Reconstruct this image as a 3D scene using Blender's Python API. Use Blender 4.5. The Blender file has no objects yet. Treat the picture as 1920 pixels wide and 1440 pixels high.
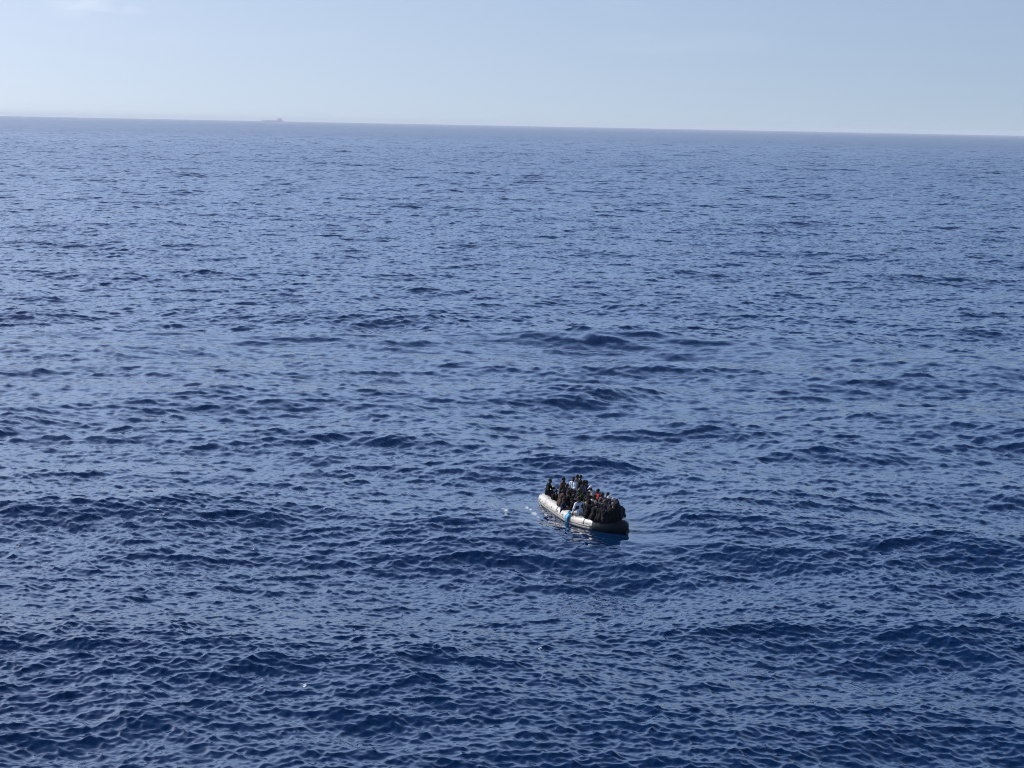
import bpy, bmesh, math, random, os
import numpy as np
from mathutils import Vector, Matrix, noise as mnoise

# ---------------------------------------------------------------- camera, light, sky
R2D = math.radians
F_PX, EYE = 4100.0, 19.4
SEA_END = 32000.0
DIP = math.atan(EYE / SEA_END)
PITCH = math.atan((720 - 236) / F_PX) + DIP
ROLL = math.atan(37 / 1920.0)
scene = bpy.context.scene
COL = scene.collection

cam_data = bpy.data.cameras.new("camera")
cam = bpy.data.objects.new("camera", cam_data)
COL.objects.link(cam)
cam_data.sensor_width = 36.0
cam_data.lens = 36.0 * F_PX / 1920.0
cam_data.clip_start = 0.5
cam_data.clip_end = 60000
cam.matrix_world = (Matrix.Translation((0, 0, EYE)) @ Matrix.Rotation(math.pi / 2 - PITCH, 4, 'X')
                    @ Matrix.Rotation(ROLL, 4, 'Z'))
scene.camera = cam

SUN_AZ = R2D(-61)          # measured from straight ahead (+Y), negative to the left
SUN_EL = R2D(37)
sun_dir = Vector((math.sin(SUN_AZ) * math.cos(SUN_EL), math.cos(SUN_AZ) * math.cos(SUN_EL), math.sin(SUN_EL)))
sun_data = bpy.data.lights.new("sun", 'SUN')
sun_data.energy = 4.0
sun_data.angle = R2D(0.53)
sun_data.color = (1.0, 0.96, 0.9)
sun = bpy.data.objects.new("sun", sun_data)
COL.objects.link(sun)
sun.rotation_euler = sun_dir.to_track_quat('Z', 'Y').to_euler()

world = bpy.data.worlds.new("World")
scene.world = world
world.use_nodes = True
wn, wl = world.node_tree.nodes, world.node_tree.links
wn.clear()
w_out = wn.new('ShaderNodeOutputWorld')
w_bg = wn.new('ShaderNodeBackground')
w_sky = wn.new('ShaderNodeTexSky')
w_sky.sky_type = 'NISHITA'
w_sky.sun_disc = False
w_sky.sun_elevation = SUN_EL
w_sky.sun_rotation = SUN_AZ
w_sky.altitude = 20
w_sky.air_density = 1.0
w_sky.dust_density = 2.0
w_sky.ozone_density = 3.0
w_bg.inputs['Strength'].default_value = 0.14
# thin high cloud wisps, placed by direction in the sky
w_tc = wn.new('ShaderNodeTexCoord')
w_map = wn.new('ShaderNodeMapping')
w_map.inputs['Scale'].default_value = (9, 9, 42)
w_no = wn.new('ShaderNodeTexNoise')
w_no.inputs['Scale'].default_value = 1.0
w_no.inputs['Detail'].default_value = 7
w_no.inputs['Roughness'].default_value = 0.55
w_rmp = wn.new('ShaderNodeMapRange')
w_rmp.inputs['From Min'].default_value = 0.58
w_rmp.inputs['From Max'].default_value = 0.85
w_rmp.inputs['To Max'].default_value = 0.05
w_mix = wn.new('ShaderNodeMixRGB')
w_mix.inputs['Color2'].default_value = (9, 9.3, 9.3, 1)
w_lift = wn.new('ShaderNodeMapping')       # look up the sky a little above the true direction: hazy maritime horizon
w_lift.inputs['Scale'].default_value = (1, 1, 1.2)
w_lift.inputs['Location'].default_value = (0, 0, 0.13)
w_nrm = wn.new('ShaderNodeVectorMath')
w_nrm.operation = 'NORMALIZE'
wl.new(w_tc.outputs['Generated'], w_lift.inputs['Vector'])
wl.new(w_lift.outputs['Vector'], w_nrm.inputs[0])
wl.new(w_nrm.outputs[0], w_sky.inputs['Vector'])
w_hsv = wn.new('ShaderNodeMixRGB')
w_hsv.blend_type = 'MULTIPLY'
w_hsv.inputs['Fac'].default_value = 1.0
w_hsv.inputs['Color2'].default_value = (2.26, 2.07, 2.01, 1)
wl.new(w_tc.outputs['Generated'], w_map.inputs['Vector'])
wl.new(w_map.outputs['Vector'], w_no.inputs['Vector'])
wl.new(w_no.outputs['Fac'], w_rmp.inputs['Value'])
def wisp(px, py, width):
    x, y = (px - 960) / F_PX, -(py - 720) / F_PX
    c, s = math.cos(ROLL), math.sin(ROLL)
    xr, yr = x * c - y * s, x * s + y * c
    d = Vector((xr, math.cos(PITCH) + yr * math.sin(PITCH), -math.sin(PITCH) + yr * math.cos(PITCH))).normalized()
    sub = wn.new('ShaderNodeVectorMath'); sub.operation = 'SUBTRACT'; sub.inputs[1].default_value = d
    wl.new(w_tc.outputs['Generated'], sub.inputs[0])
    scl = wn.new('ShaderNodeVectorMath'); scl.operation = 'MULTIPLY'; scl.inputs[1].default_value = (1, 1, 3.2)
    wl.new(sub.outputs[0], scl.inputs[0])
    ln = wn.new('ShaderNodeVectorMath'); ln.operation = 'LENGTH'
    wl.new(scl.outputs[0], ln.inputs[0])
    mr = wn.new('ShaderNodeMapRange'); mr.interpolation_type = 'SMOOTHSTEP'
    mr.inputs['From Min'].default_value = width; mr.inputs['From Max'].default_value = width * 0.15
    wl.new(ln.outputs['Value'], mr.inputs['Value'])
    return mr.outputs['Result']
w_add = wn.new('ShaderNodeMath'); w_add.operation = 'ADD'
wl.new(wisp(180, 12, 0.030), w_add.inputs[0])
wl.new(wisp(572, 45, 0.011), w_add.inputs[1])
w_fine = wn.new('ShaderNodeTexNoise'); w_fine.inputs['Scale'].default_value = 1.0; w_fine.inputs['Detail'].default_value = 6
w_fmap = wn.new('ShaderNodeMapping'); w_fmap.inputs['Scale'].default_value = (70, 70, 220)
wl.new(w_tc.outputs['Generated'], w_fmap.inputs['Vector']); wl.new(w_fmap.outputs['Vector'], w_fine.inputs['Vector'])
w_fr = wn.new('ShaderNodeMapRange'); w_fr.inputs['From Min'].default_value = 0.42; w_fr.inputs['From Max'].default_value = 0.72
w_fr.inputs['To Max'].default_value = 0.15
wl.new(w_fine.outputs['Fac'], w_fr.inputs['Value'])
w_mul = wn.new('ShaderNodeMath'); w_mul.operation = 'MULTIPLY'
wl.new(w_add.outputs[0], w_mul.inputs[0]); wl.new(w_fr.outputs['Result'], w_mul.inputs[1])
w_max = wn.new('ShaderNodeMath'); w_max.operation = 'MAXIMUM'
wl.new(w_mul.outputs[0], w_max.inputs[0]); wl.new(w_rmp.outputs['Result'], w_max.inputs[1])
wl.new(w_max.outputs[0], w_mix.inputs['Fac'])
# brightness of the sky with height: ramp shaped to lighten and darken the waves' reflections
w_sep = wn.new('ShaderNodeSeparateXYZ')
w_prof = wn.new('ShaderNodeValToRGB')
cr = w_prof.color_ramp
cr.interpolation = 'EASE'
SKY_PROFILE = [(0.0, (.5, .5, .5)), (0.07, (.5, .5, .5)), (0.13, (.60, .66, .71)), (0.25, (.86, .94, .99)), (0.42, (.66, .76, .87)), (0.58, (.24, .31, .43)), (0.80, (.11, .16, .26)), (1.0, (.10, .14, .24))]
while len(cr.elements) < len(SKY_PROFILE): cr.elements.new(0.5)
for e, (p, c) in zip(cr.elements, SKY_PROFILE):
    e.position = p
    e.color = (*c, 1)
w_pm = wn.new('ShaderNodeMixRGB'); w_pm.blend_type = 'MULTIPLY'; w_pm.inputs['Fac'].default_value = 1.0
wl.new(w_tc.outputs['Generated'], w_sep.inputs[0])
wl.new(w_sep.outputs['Z'], w_prof.inputs['Fac'])
wl.new(w_sky.outputs['Color'], w_pm.inputs['Color1'])
wl.new(w_prof.outputs['Color'], w_pm.inputs['Color2'])
wl.new(w_pm.outputs['Color'], w_hsv.inputs['Color1'])
wl.new(w_hsv.outputs['Color'], w_mix.inputs['Color1'])
wl.new(w_mix.outputs['Color'], w_bg.inputs['Color'])
wl.new(w_bg.outputs['Background'], w_out.inputs['Surface'])

vs = scene.view_settings
vs.view_transform = 'Standard'
vs.look = 'None'
vs.exposure = 0.0
vs.gamma = 1.0
vs.use_curve_mapping = False
scene.cycles.filter_width = 1.0
scene.cycles.max_bounces = 6
scene.cycles.glossy_bounces = 3
scene.cycles.volume_bounces = 1
scene.cycles.sample_clamp_indirect = 4.0

# ---------------------------------------------------------------- helpers
def principled(name, color, rough=0.7, **kw):
    m = bpy.data.materials.new(name)
    m.use_nodes = True
    b = m.node_tree.nodes['Principled BSDF']
    b.inputs['Base Color'].default_value = (*color, 1)
    b.inputs['Roughness'].default_value = rough
    for k, v in kw.items():
        b.inputs[k.replace('_', ' ')].default_value = v
    return m

def mesh_from_arrays(name, verts, quads, smooth=True):
    me = bpy.data.meshes.new(name)
    nv, nf = len(verts), len(quads)
    me.vertices.add(nv)
    me.vertices.foreach_set('co', np.ascontiguousarray(verts, dtype=np.float32).ravel())
    me.loops.add(nf * 4)
    me.loops.foreach_set('vertex_index', np.ascontiguousarray(quads, dtype=np.int32).ravel())
    me.polygons.add(nf)
    me.polygons.foreach_set('loop_start', np.arange(nf, dtype=np.int32) * 4)
    me.polygons.foreach_set('use_smooth', np.full(nf, smooth, dtype=bool))
    me.update(calc_edges=True)
    return me

def at(px, py, z):
    """point of the real plane at height z seen at a pixel of the 1920x1440 photograph"""
    x, y = (px - 960) / F_PX, -(py - 720) / F_PX
    c, s = math.cos(ROLL), math.sin(ROLL)
    xr, yr = x * c - y * s, x * s + y * c
    cp, sp = math.cos(PITCH), math.sin(PITCH)
    d = (xr, cp + yr * sp, -sp + yr * cp)
    t = (z - EYE) / d[2]
    return d[0] * t, d[1] * t

# boat frame: origin at near stern corner, u along the hull to the bow, v across to the far side
BO = Vector((*at(1015, 930, 0.45), 0.0))
BU = (Vector((*at(1068, 966, 0.45), 0.0)) - BO).normalized()
BV = Vector((-BU.y, BU.x, 0))
def bw(u, v, z=0.0):
    return BO + BU * u + BV * v + Vector((0, 0, z))

# ---------------------------------------------------------------- the sea
G = 9.81
WIND = R2D(-97)             # heading of the waves in the XY plane (towards the camera)
KP = 0.17

def wave_tile(n, L, lmin, lmax, seed, gain=1.0, spread=3.0, wind=WIND):
    """one periodic patch of a wind sea from a directional spectrum: height and sideways shift"""
    rng = np.random.default_rng(seed)
    k1 = 2 * np.pi * np.fft.fftfreq(n, L / n)
    kx, ky = np.meshgrid(k1, k1, indexing='xy')
    k = np.hypot(kx, ky)
    k[0, 0] = 1
    S = 0.0081 / 2 * k ** -3 * np.exp(-1.25 * (KP / k) ** 2)
    # soft-edged band
    lk, la, lb = np.log(k), np.log(2 * np.pi / lmax), np.log(2 * np.pi / lmin)
    band = np.clip((lk - la) / 0.15 + 0.5, 0, 1) * np.clip((lb - lk) / 0.15 + 0.5, 0, 1)
    th = np.arctan2(ky, kx) - wind
    D = np.where(np.cos(th) > -2, np.abs(np.cos(th / 2)) ** (2 * spread), 0)
    t = np.linspace(-np.pi, np.pi, 2000)
    D = D / (np.mean(np.abs(np.cos(t / 2)) ** (2 * spread)) * 2 * np.pi)
    psi = S / k * D * band
    dk = 2 * np.pi / L
    a = np.sqrt(2 * psi) * dk * gain
    a[0, 0] = 0
    z = (rng.standard_normal((n, n)) + 1j * rng.standard_normal((n, n))) / np.sqrt(2)
    A = a * z
    h = np.real(np.fft.ifft2(A)) * n * n
    dx = np.real(np.fft.ifft2(1j * kx / k * A)) * n * n
    dy = np.real(np.fft.ifft2(1j * ky / k * A)) * n * n
    return np.stack([dx, dy, h], -1).astype(np.float32)

def sample(tile, L, x, y, rot):
    n = tile.shape[0]
    c, s = math.cos(rot), math.sin(rot)
    X = ((x * c + y * s) / L * n) % n
    Y = ((-x * s + y * c) / L * n) % n
    i, j = X.astype(np.int32), Y.astype(np.int32)
    fx, fy = (X - i)[..., None].astype(np.float32), (Y - j)[..., None].astype(np.float32)
    i %= n; j %= n
    i1, j1 = (i + 1) % n, (j + 1) % n
    v = (tile[j, i] * (1 - fx) + tile[j, i1] * fx) * (1 - fy) + (tile[j1, i] * (1 - fx) + tile[j1, i1] * fx) * fy
    out = np.empty_like(v)
    out[..., 0] = v[..., 0] * c - v[..., 1] * s
    out[..., 1] = v[..., 0] * s + v[..., 1] * c
    out[..., 2] = v[..., 2]
    return out

def build_sea():
    # rings: fine near the camera's view, wider apart with distance
    rs = [3.0]
    while rs[-1] < 52: rs.append(rs[-1] * 1.05 + 0.1)
    while rs[-1] < SEA_END:
        r = rs[-1]
        step = max(0.09, r * r / (EYE * 2187) * 0.55)
        if r > 200: step = min(step, 0.28 + (r - 200) * 0.0007)
        if r > 2500: step = 3.4 + (r - 2500) * 0.005
        if r > 7000: step = 26 + (r - 7000) * 0.05
        rs.append(r + step)
    rs = np.array(rs)
    # bearings: fine over the view and a margin each side, coarse behind
    fine = R2D(16)
    az = np.concatenate([np.linspace(-math.pi, -R2D(40), 50, endpoint=False),
                         np.linspace(-R2D(40), -fine, 180, endpoint=False),
                         np.linspace(-fine, fine, 1350, endpoint=False),
                         np.linspace(fine, R2D(40), 180, endpoint=False),
                         np.linspace(R2D(40), math.pi, 51)[:-1]])
    na, nr = len(az), len(rs)
    print('sea grid', na, nr, na * nr)
    Rg, Az = np.meshgrid(rs, az, indexing='ij')
    x, y = Rg * np.sin(Az), Rg * np.cos(Az)
    dr = np.gradient(rs)
    daz = np.abs(np.gradient(az))
    cell = np.maximum(dr[:, None], Rg * daz[None, :])
    tiles = [  # (tile, L, rotation, shortest wavelength)
        (wave_tile(1024, 640, 14, 600, 3, SEA_SWELL, 5.0), 640, 0.0, 14),
        (wave_tile(1024, 211, 4.5, 14, 5, SEA_MID * .71, 3.0), 211, 0.0, 4.5),
        (wave_tile(1024, 263, 4.5, 14, 6, SEA_MID * .71, 3.0), 263, 0.0, 4.5),
        (wave_tile(1024, 97, 1.5, 4.5, 7, SEA_CHOP * .71, 4.0), 97, 0.0, 1.5),
        (wave_tile(1024, 131, 1.5, 4.5, 8, SEA_CHOP * .71, 2.5), 131, 0.0, 1.5),
        (wave_tile(1024, 43, 0.5, 1.5, 9, SEA_SMALL, 2.4), 43, 0.0, 0.5),
        (wave_tile(1024, 17, 0.22, 0.5, 10, SEA_TINY, 1.8), 17, 0.0, 0.22),
    ]
    # slide the swell so that one of its steep faces stands beyond the boat, as on the day
    hy = np.gradient(tiles[0][0][..., 2], 640 / 1024.0, axis=0)
    fh = np.fft.rfft2(hy)
    ky_, kx_ = np.fft.fftfreq(1024, 640 / 1024.0)[:, None], np.fft.rfftfreq(1024, 640 / 1024.0)[None, :]
    sm = np.fft.irfft2(fh * np.exp(-2 * (np.pi * kx_ * 14) ** 2 - 2 * (np.pi * ky_ * 4) ** 2))
    j0, i0 = np.unravel_index(np.argmax(sm), sm.shape)
    sx_, sy_ = i0 * 640 / 1024.0 - at(1120, 645, 0)[0], j0 * 640 / 1024.0 - at(1120, 645, 0)[1]
    pos = np.zeros((nr, na, 3), np.float32)
    pos[..., 0], pos[..., 1] = x, y
    bx = x - (BO + BU * 4.2 + BV * 1.15).x
    by = y - (BO + BU * 4.2 + BV * 1.15).y
    bu, bv = bx * BU.x + by * BU.y, bx * BV.x + by * BV.y
    near = np.exp(-(((bu - 1.5) / 8.0) ** 4 + (bv / 3.6) ** 4))
    res_mss = np.zeros((nr, na), np.float32)
    TM = {14: 3.0, 4.5: 3.1, 1.5: 3.0, .5: 3.0, .22: 2.3}
    tot = np.zeros((nr, na)); got = np.zeros((nr, na))
    for tile, L, rot, lmin in tiles:      # steepness that the mesh can carry at each distance
        m = math.log(TM[lmin]) * (.5 if lmin in (4.5, 1.5) else 1)
        tot += m
        got += m * np.clip((lmin * 1.45 / cell - 0.8) / 0.9, 0, 1) ** 2
    boost = np.clip(np.sqrt(tot / np.maximum(got, .05)), 1, FAR_BOOST)
    for tile, L, rot, lmin in tiles:
        lc = lmin * 1.45
        w = np.clip((lc / cell - 0.8) / 0.9, 0, 1)
        if lmin < 4: w = w * boost
        calm = 1 - near * (0.93 if lmin >= 4 else 0.62)
        d = sample(tile, L, x + sx_, y + sy_, rot) if lmin == 14 else sample(tile, L, x, y, rot)
        f = (w * calm).astype(np.float32)
        pos[..., 0] += CHOPPY * d[..., 0] * f
        pos[..., 1] += CHOPPY * d[..., 1] * f
        pos[..., 2] += d[..., 2] * f
        mss = 0.00405 * math.log(max(1.01, TM[lmin])) * (0.5 if lmin in (4.5, 1.5) else 1)
        res_mss += (mss * (1 - np.minimum(w, 1))).astype(np.float32)
    idx = np.arange(nr * na).reshape(nr, na)
    a, b = idx[:-1], idx[1:]
    q = np.stack([a, np.roll(a, -1, 1), np.roll(b, -1, 1), b], -1)[..., ::-1].reshape(-1, 4)
    me = mesh_from_arrays('sea', pos.reshape(-1, 3), q)
    at_ = me.attributes.new('unresolved', 'FLOAT', 'POINT')
    at_.data.foreach_set('value', res_mss.ravel())
    # foam on crests and by the boat's stern quarter, plus sun glints painted white
    foam_and_glints = np.zeros((nr, na), np.float32)
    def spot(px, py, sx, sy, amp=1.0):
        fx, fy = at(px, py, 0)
        np.maximum(foam_and_glints, amp * np.exp(-(((x - fx) / sx) ** 2 + ((y - fy) / sy) ** 2)), out=foam_and_glints)
    for px, py, sx, sy, am in FOAM_AND_GLINTS: spot(px, py, max(sx, .15), sy, am + (.05 if sx < .2 else 0))
    af = me.attributes.new('foam_and_glints', 'FLOAT', 'POINT')
    af.data.foreach_set('value', foam_and_glints.astype(np.float32).ravel())
    o = bpy.data.objects.new('sea', me)
    COL.objects.link(o)
    o['kind'] = 'structure'
    o['label'] = 'deep blue choppy open sea'
    return o

def sea_material():
    m = bpy.data.materials.new('sea_water')
    m.use_nodes = True
    N, L = m.node_tree.nodes, m.node_tree.links
    b = N['Principled BSDF']
    out = N['Material Output']
    b.inputs['Base Color'].default_value = (*WATER, 1)
    b.distribution = 'GGX'
    b.inputs['IOR'].default_value = 1.4
    b.inputs['Specular Tint'].default_value = (0.85, 0.95, 1.0, 1)
    geo = N.new('ShaderNodeNewGeometry')
    def ripple(scale, stretch, amp, det=2.0, seed=0.0):
        mp = N.new('ShaderNodeMapping')
        mp.inputs['Scale'].default_value = (scale * stretch, scale, scale)
        mp.inputs['Location'].default_value = (seed, seed * 2, 0)
        no = N.new('ShaderNodeTexNoise')
        no.noise_dimensions = '2D'
        no.inputs['Scale'].default_value = 1.0
        no.inputs['Detail'].default_value = det
        no.inputs['Roughness'].default_value = 0.6
        sub = N.new('ShaderNodeVectorMath'); sub.operation = 'SUBTRACT'
        sub.inputs[1].default_value = (0.5, 0.5, 0.5)
        mul = N.new('ShaderNodeVectorMath'); mul.operation = 'MULTIPLY'
        mul.inputs[1].default_value = (amp * 0.75, amp, 0)
        L.new(geo.outputs['Position'], mp.inputs['Vector'])
        L.new(mp.outputs['Vector'], no.inputs['Vector'])
        L.new(no.outputs['Color'], sub.inputs[0])
        L.new(sub.outputs[0], mul.inputs[0])
        return mul.outputs[0]
    def vadd(a, c):
        v = N.new('ShaderNodeVectorMath'); v.operation = 'ADD'
        L.new(a, v.inputs[0]); L.new(c, v.inputs[1]); return v.outputs[0]
    r1 = ripple(3.2, 0.6, RIP1, 3)
    r2 = ripple(11, 0.7, RIP2, 2, 3.1)
    r3 = ripple(0.6, 0.35, 1.0, 4, 7.7)       # longer facets take over where the mesh is too coarse
    at_ = N.new('ShaderNodeAttribute'); at_.attribute_name = 'unresolved'
    sc = N.new('ShaderNodeMath'); sc.operation = 'SQRT'
    L.new(at_.outputs['Fac'], sc.inputs[0])
    sc2 = N.new('ShaderNodeMath'); sc2.operation = 'MULTIPLY'
    sc2.inputs[1].default_value = FAR_RIP
    L.new(sc.outputs[0], sc2.inputs[0])
    r3s = N.new('ShaderNodeVectorMath'); r3s.operation = 'SCALE'
    L.new(r3, r3s.inputs[0]); L.new(sc2.outputs[0], r3s.inputs['Scale'])
    tot = vadd(vadd(r1, r2), r3s.outputs[0])
    tot = vadd(tot, geo.outputs['Normal'])
    nn = N.new('ShaderNodeVectorMath'); nn.operation = 'NORMALIZE'
    L.new(tot, nn.inputs[0])
    L.new(nn.outputs[0], b.inputs['Normal'])
    # roughness from slopes too small to see
    rr = N.new('ShaderNodeMath'); rr.operation = 'MULTIPLY_ADD'
    rr.inputs[1].default_value = ROUGH_FAR
    rr.inputs[2].default_value = ROUGH
    L.new(sc.outputs[0], rr.inputs[0])
    L.new(rr.outputs[0], b.inputs['Roughness'])
    # white flecks: foam, and sun glints painted in the same colour
    fa = N.new('ShaderNodeAttribute'); fa.attribute_name = 'foam_and_glints'
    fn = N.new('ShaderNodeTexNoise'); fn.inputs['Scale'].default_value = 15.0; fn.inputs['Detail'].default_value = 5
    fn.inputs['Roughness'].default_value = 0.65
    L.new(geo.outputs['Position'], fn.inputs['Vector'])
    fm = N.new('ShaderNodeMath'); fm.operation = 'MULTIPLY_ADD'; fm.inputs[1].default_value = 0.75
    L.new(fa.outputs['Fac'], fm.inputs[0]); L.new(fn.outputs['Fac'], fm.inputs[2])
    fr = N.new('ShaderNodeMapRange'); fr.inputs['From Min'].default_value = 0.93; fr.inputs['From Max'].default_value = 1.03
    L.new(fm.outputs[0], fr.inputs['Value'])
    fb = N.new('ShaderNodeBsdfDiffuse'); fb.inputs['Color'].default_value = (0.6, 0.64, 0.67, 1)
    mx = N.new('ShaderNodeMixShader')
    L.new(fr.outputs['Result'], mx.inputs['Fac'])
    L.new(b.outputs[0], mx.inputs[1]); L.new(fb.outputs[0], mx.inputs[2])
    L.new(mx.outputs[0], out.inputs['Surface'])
    return m

SEA_SWELL, SEA_MID, SEA_CHOP, SEA_SMALL, SEA_TINY = 1.2, 0.8, 1.3, 2.2, 3.2
CHOPPY = 1.0
FAR_BOOST = 3.0
WATER = (0.0008, 0.0155, 0.058)
RIP1, RIP2, FAR_RIP = 0.012, 0.012, 8.0
ROUGH, ROUGH_FAR = 0.02, 1.7
FOAM_AND_GLINTS = [  # pixel of the patch, size across and along the view (m), strength
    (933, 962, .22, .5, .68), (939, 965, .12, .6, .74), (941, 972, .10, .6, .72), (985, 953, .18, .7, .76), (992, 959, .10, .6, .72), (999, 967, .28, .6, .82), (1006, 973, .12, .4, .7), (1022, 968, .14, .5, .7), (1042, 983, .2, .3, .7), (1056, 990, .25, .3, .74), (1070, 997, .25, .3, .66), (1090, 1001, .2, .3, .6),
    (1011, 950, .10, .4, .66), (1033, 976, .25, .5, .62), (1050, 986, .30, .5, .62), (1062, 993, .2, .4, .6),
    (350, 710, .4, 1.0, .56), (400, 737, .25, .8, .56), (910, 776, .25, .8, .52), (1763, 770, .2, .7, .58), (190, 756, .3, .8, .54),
    (78, 830, .10, .5, .66), (80, 882, .14, .6, .66), (92, 886, .12, .6, .66), (112, 889, .10, .6, .66), (134, 890, .12, .6, .66),  # small flecks from here on: sun glints painted as white foam
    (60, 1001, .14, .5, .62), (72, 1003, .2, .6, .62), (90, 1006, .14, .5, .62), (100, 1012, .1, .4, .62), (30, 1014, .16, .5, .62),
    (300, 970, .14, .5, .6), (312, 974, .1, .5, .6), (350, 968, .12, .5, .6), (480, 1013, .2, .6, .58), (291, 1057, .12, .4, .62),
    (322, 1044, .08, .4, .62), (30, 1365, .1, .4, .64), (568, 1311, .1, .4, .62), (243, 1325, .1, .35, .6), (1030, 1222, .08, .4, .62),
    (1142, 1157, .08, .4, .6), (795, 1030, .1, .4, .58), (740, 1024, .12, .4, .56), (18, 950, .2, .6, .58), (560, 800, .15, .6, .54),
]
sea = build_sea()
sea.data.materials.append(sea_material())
def build_haze():
    bm = bmesh.new()
    bmesh.ops.create_cube(bm, size=1.0)
    for v in bm.verts:
        v.co.x *= 64400; v.co.y *= 64400
        v.co.z = 46.0 if v.co.z > 0 else -3.0
    me = bpy.data.meshes.new('haze'); bm.to_mesh(me); bm.free()
    o = bpy.data.objects.new('haze', me); COL.objects.link(o)
    o['kind'] = 'stuff'
    o['label'] = 'thin pale sea haze veiling the horizon'
    m = bpy.data.materials.new('sea_haze'); m.use_nodes = True
    N, L = m.node_tree.nodes, m.node_tree.links
    N.clear()
    out = N.new('ShaderNodeOutputMaterial'); v = N.new('ShaderNodeVolumePrincipled')
    v.inputs['Color'].default_value = (0.92, 0.96, 1.0, 1)
    v.inputs['Density'].default_value = HAZE
    v.inputs['Anisotropy'].default_value = 0.0
    L.new(v.outputs[0], out.inputs['Volume'])
    me.materials.append(m)
HAZE = 4e-5
build_haze()

# ---------------------------------------------------------------- shape helpers
def capsule(bm, p0, r0, p1, r1, seg=10):
    """closed tapered limb piece with rounded ends"""
    p0, p1 = Vector(p0), Vector(p1)
    ax = p1 - p0
    L = ax.length
    ax = ax.normalized() if L > 1e-6 else Vector((0, 0, 1))
    a = ax.orthogonal().normalized()
    b = ax.cross(a)
    rings = []
    for t in (-80, -45, 0):
        rings.append((p0 + ax * (r0 * math.sin(R2D(t))), r0 * math.cos(R2D(t))))
    for t in (0, 45, 80):
        rings.append((p1 + ax * (r1 * math.sin(R2D(t))), r1 * math.cos(R2D(t))))
    vr = []
    for c, r in rings:
        vr.append([bm.verts.new(c + (a * math.cos(2 * math.pi * k / seg) + b * math.sin(2 * math.pi * k / seg)) * r)
                   for k in range(seg)])
    for i in range(len(vr) - 1):
        for k in range(seg):
            bm.faces.new((vr[i][k], vr[i][(k + 1) % seg], vr[i + 1][(k + 1) % seg], vr[i + 1][k]))
    bm.faces.new(list(reversed(vr[0])))
    bm.faces.new(vr[-1])

def ellipsoid(bm, c, r, M=None):
    mat = Matrix.Translation(c) @ (M if M is not None else Matrix.Identity(4)) @ Matrix.Diagonal((*r, 1))
    bmesh.ops.create_uvsphere(bm, u_segments=16, v_segments=10, radius=1.0, matrix=mat)

def merged(bm, voxel, name, wrinkle=0.0, wscale=9.0, seed=0.0, smooth=2):
    """union of the overlapping pieces as ONE continuous skin"""
    me = bpy.data.meshes.new(name)
    bmesh.ops.recalc_face_normals(bm, faces=bm.faces)
    bm.to_mesh(me)
    bm.free()
    o = bpy.data.objects.new('tmp', me)
    COL.objects.link(o)
    r = o.modifiers.new('r', 'REMESH')
    r.mode = 'VOXEL'
    r.voxel_size = voxel
    r.use_smooth_shade = True
    if smooth:
        s = o.modifiers.new('s', 'SMOOTH')
        s.factor = 0.5
        s.iterations = smooth
    dg = bpy.context.evaluated_depsgraph_get()
    res = bpy.data.meshes.new_from_object(o.evaluated_get(dg))
    res.name = name
    bpy.data.objects.remove(o)
    bpy.data.meshes.remove(me)
    if wrinkle:
        n = len(res.vertices)
        co = np.empty(n * 3, np.float32)
        no = np.empty(n * 3, np.float32)
        res.vertices.foreach_get('co', co)
        res.vertices.foreach_get('normal', no)
        co, no = co.reshape(-1, 3), no.reshape(-1, 3)
        w = np.array([mnoise.noise(Vector((x * wscale + seed, y * wscale, z * wscale * 0.7))) for x, y, z in co.tolist()], np.float32)
        co += no * (w * wrinkle)[:, None]
        res.vertices.foreach_set('co', co.ravel())
        res.update()
    return res

def link(name, me, mat=None, parent=None):
    o = bpy.data.objects.new(name, me)
    COL.objects.link(o)
    if mat is not None and not me.materials:
        me.materials.append(mat)
    if parent is not None:
        o.parent = parent
    return o

def empty(name, loc, label, cat, rotz=0.0, group=None):
    o = bpy.data.objects.new(name, None)
    COL.objects.link(o)
    o.empty_display_size = 0.2
    o.location = loc
    o.rotation_euler = (0, 0, rotz)
    o['label'] = label
    o['category'] = cat
    if group: o['group'] = group
    return o

def bm_mesh(bm, name, smooth=True):
    me = bpy.data.meshes.new(name)
    bmesh.ops.recalc_face_normals(bm, faces=bm.faces)
    bm.to_mesh(me)
    bm.free()
    if smooth:
        me.polygons.foreach_set('use_smooth', np.ones(len(me.polygons), dtype=bool))
    return me

def box(bm, c, s, M=None, bevel=0.0):
    mat = (M if M is not None else Matrix.Identity(4)) @ Matrix.Translation(c) @ Matrix.Diagonal((*s, 1))
    g = bmesh.ops.create_cube(bm, size=1.0, matrix=mat)
    if bevel:
        es = list({e for v in g['verts'] for e in v.link_edges})
        bmesh.ops.bevel(bm, geom=es, offset=bevel, segments=2, affect='EDGES')

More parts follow.
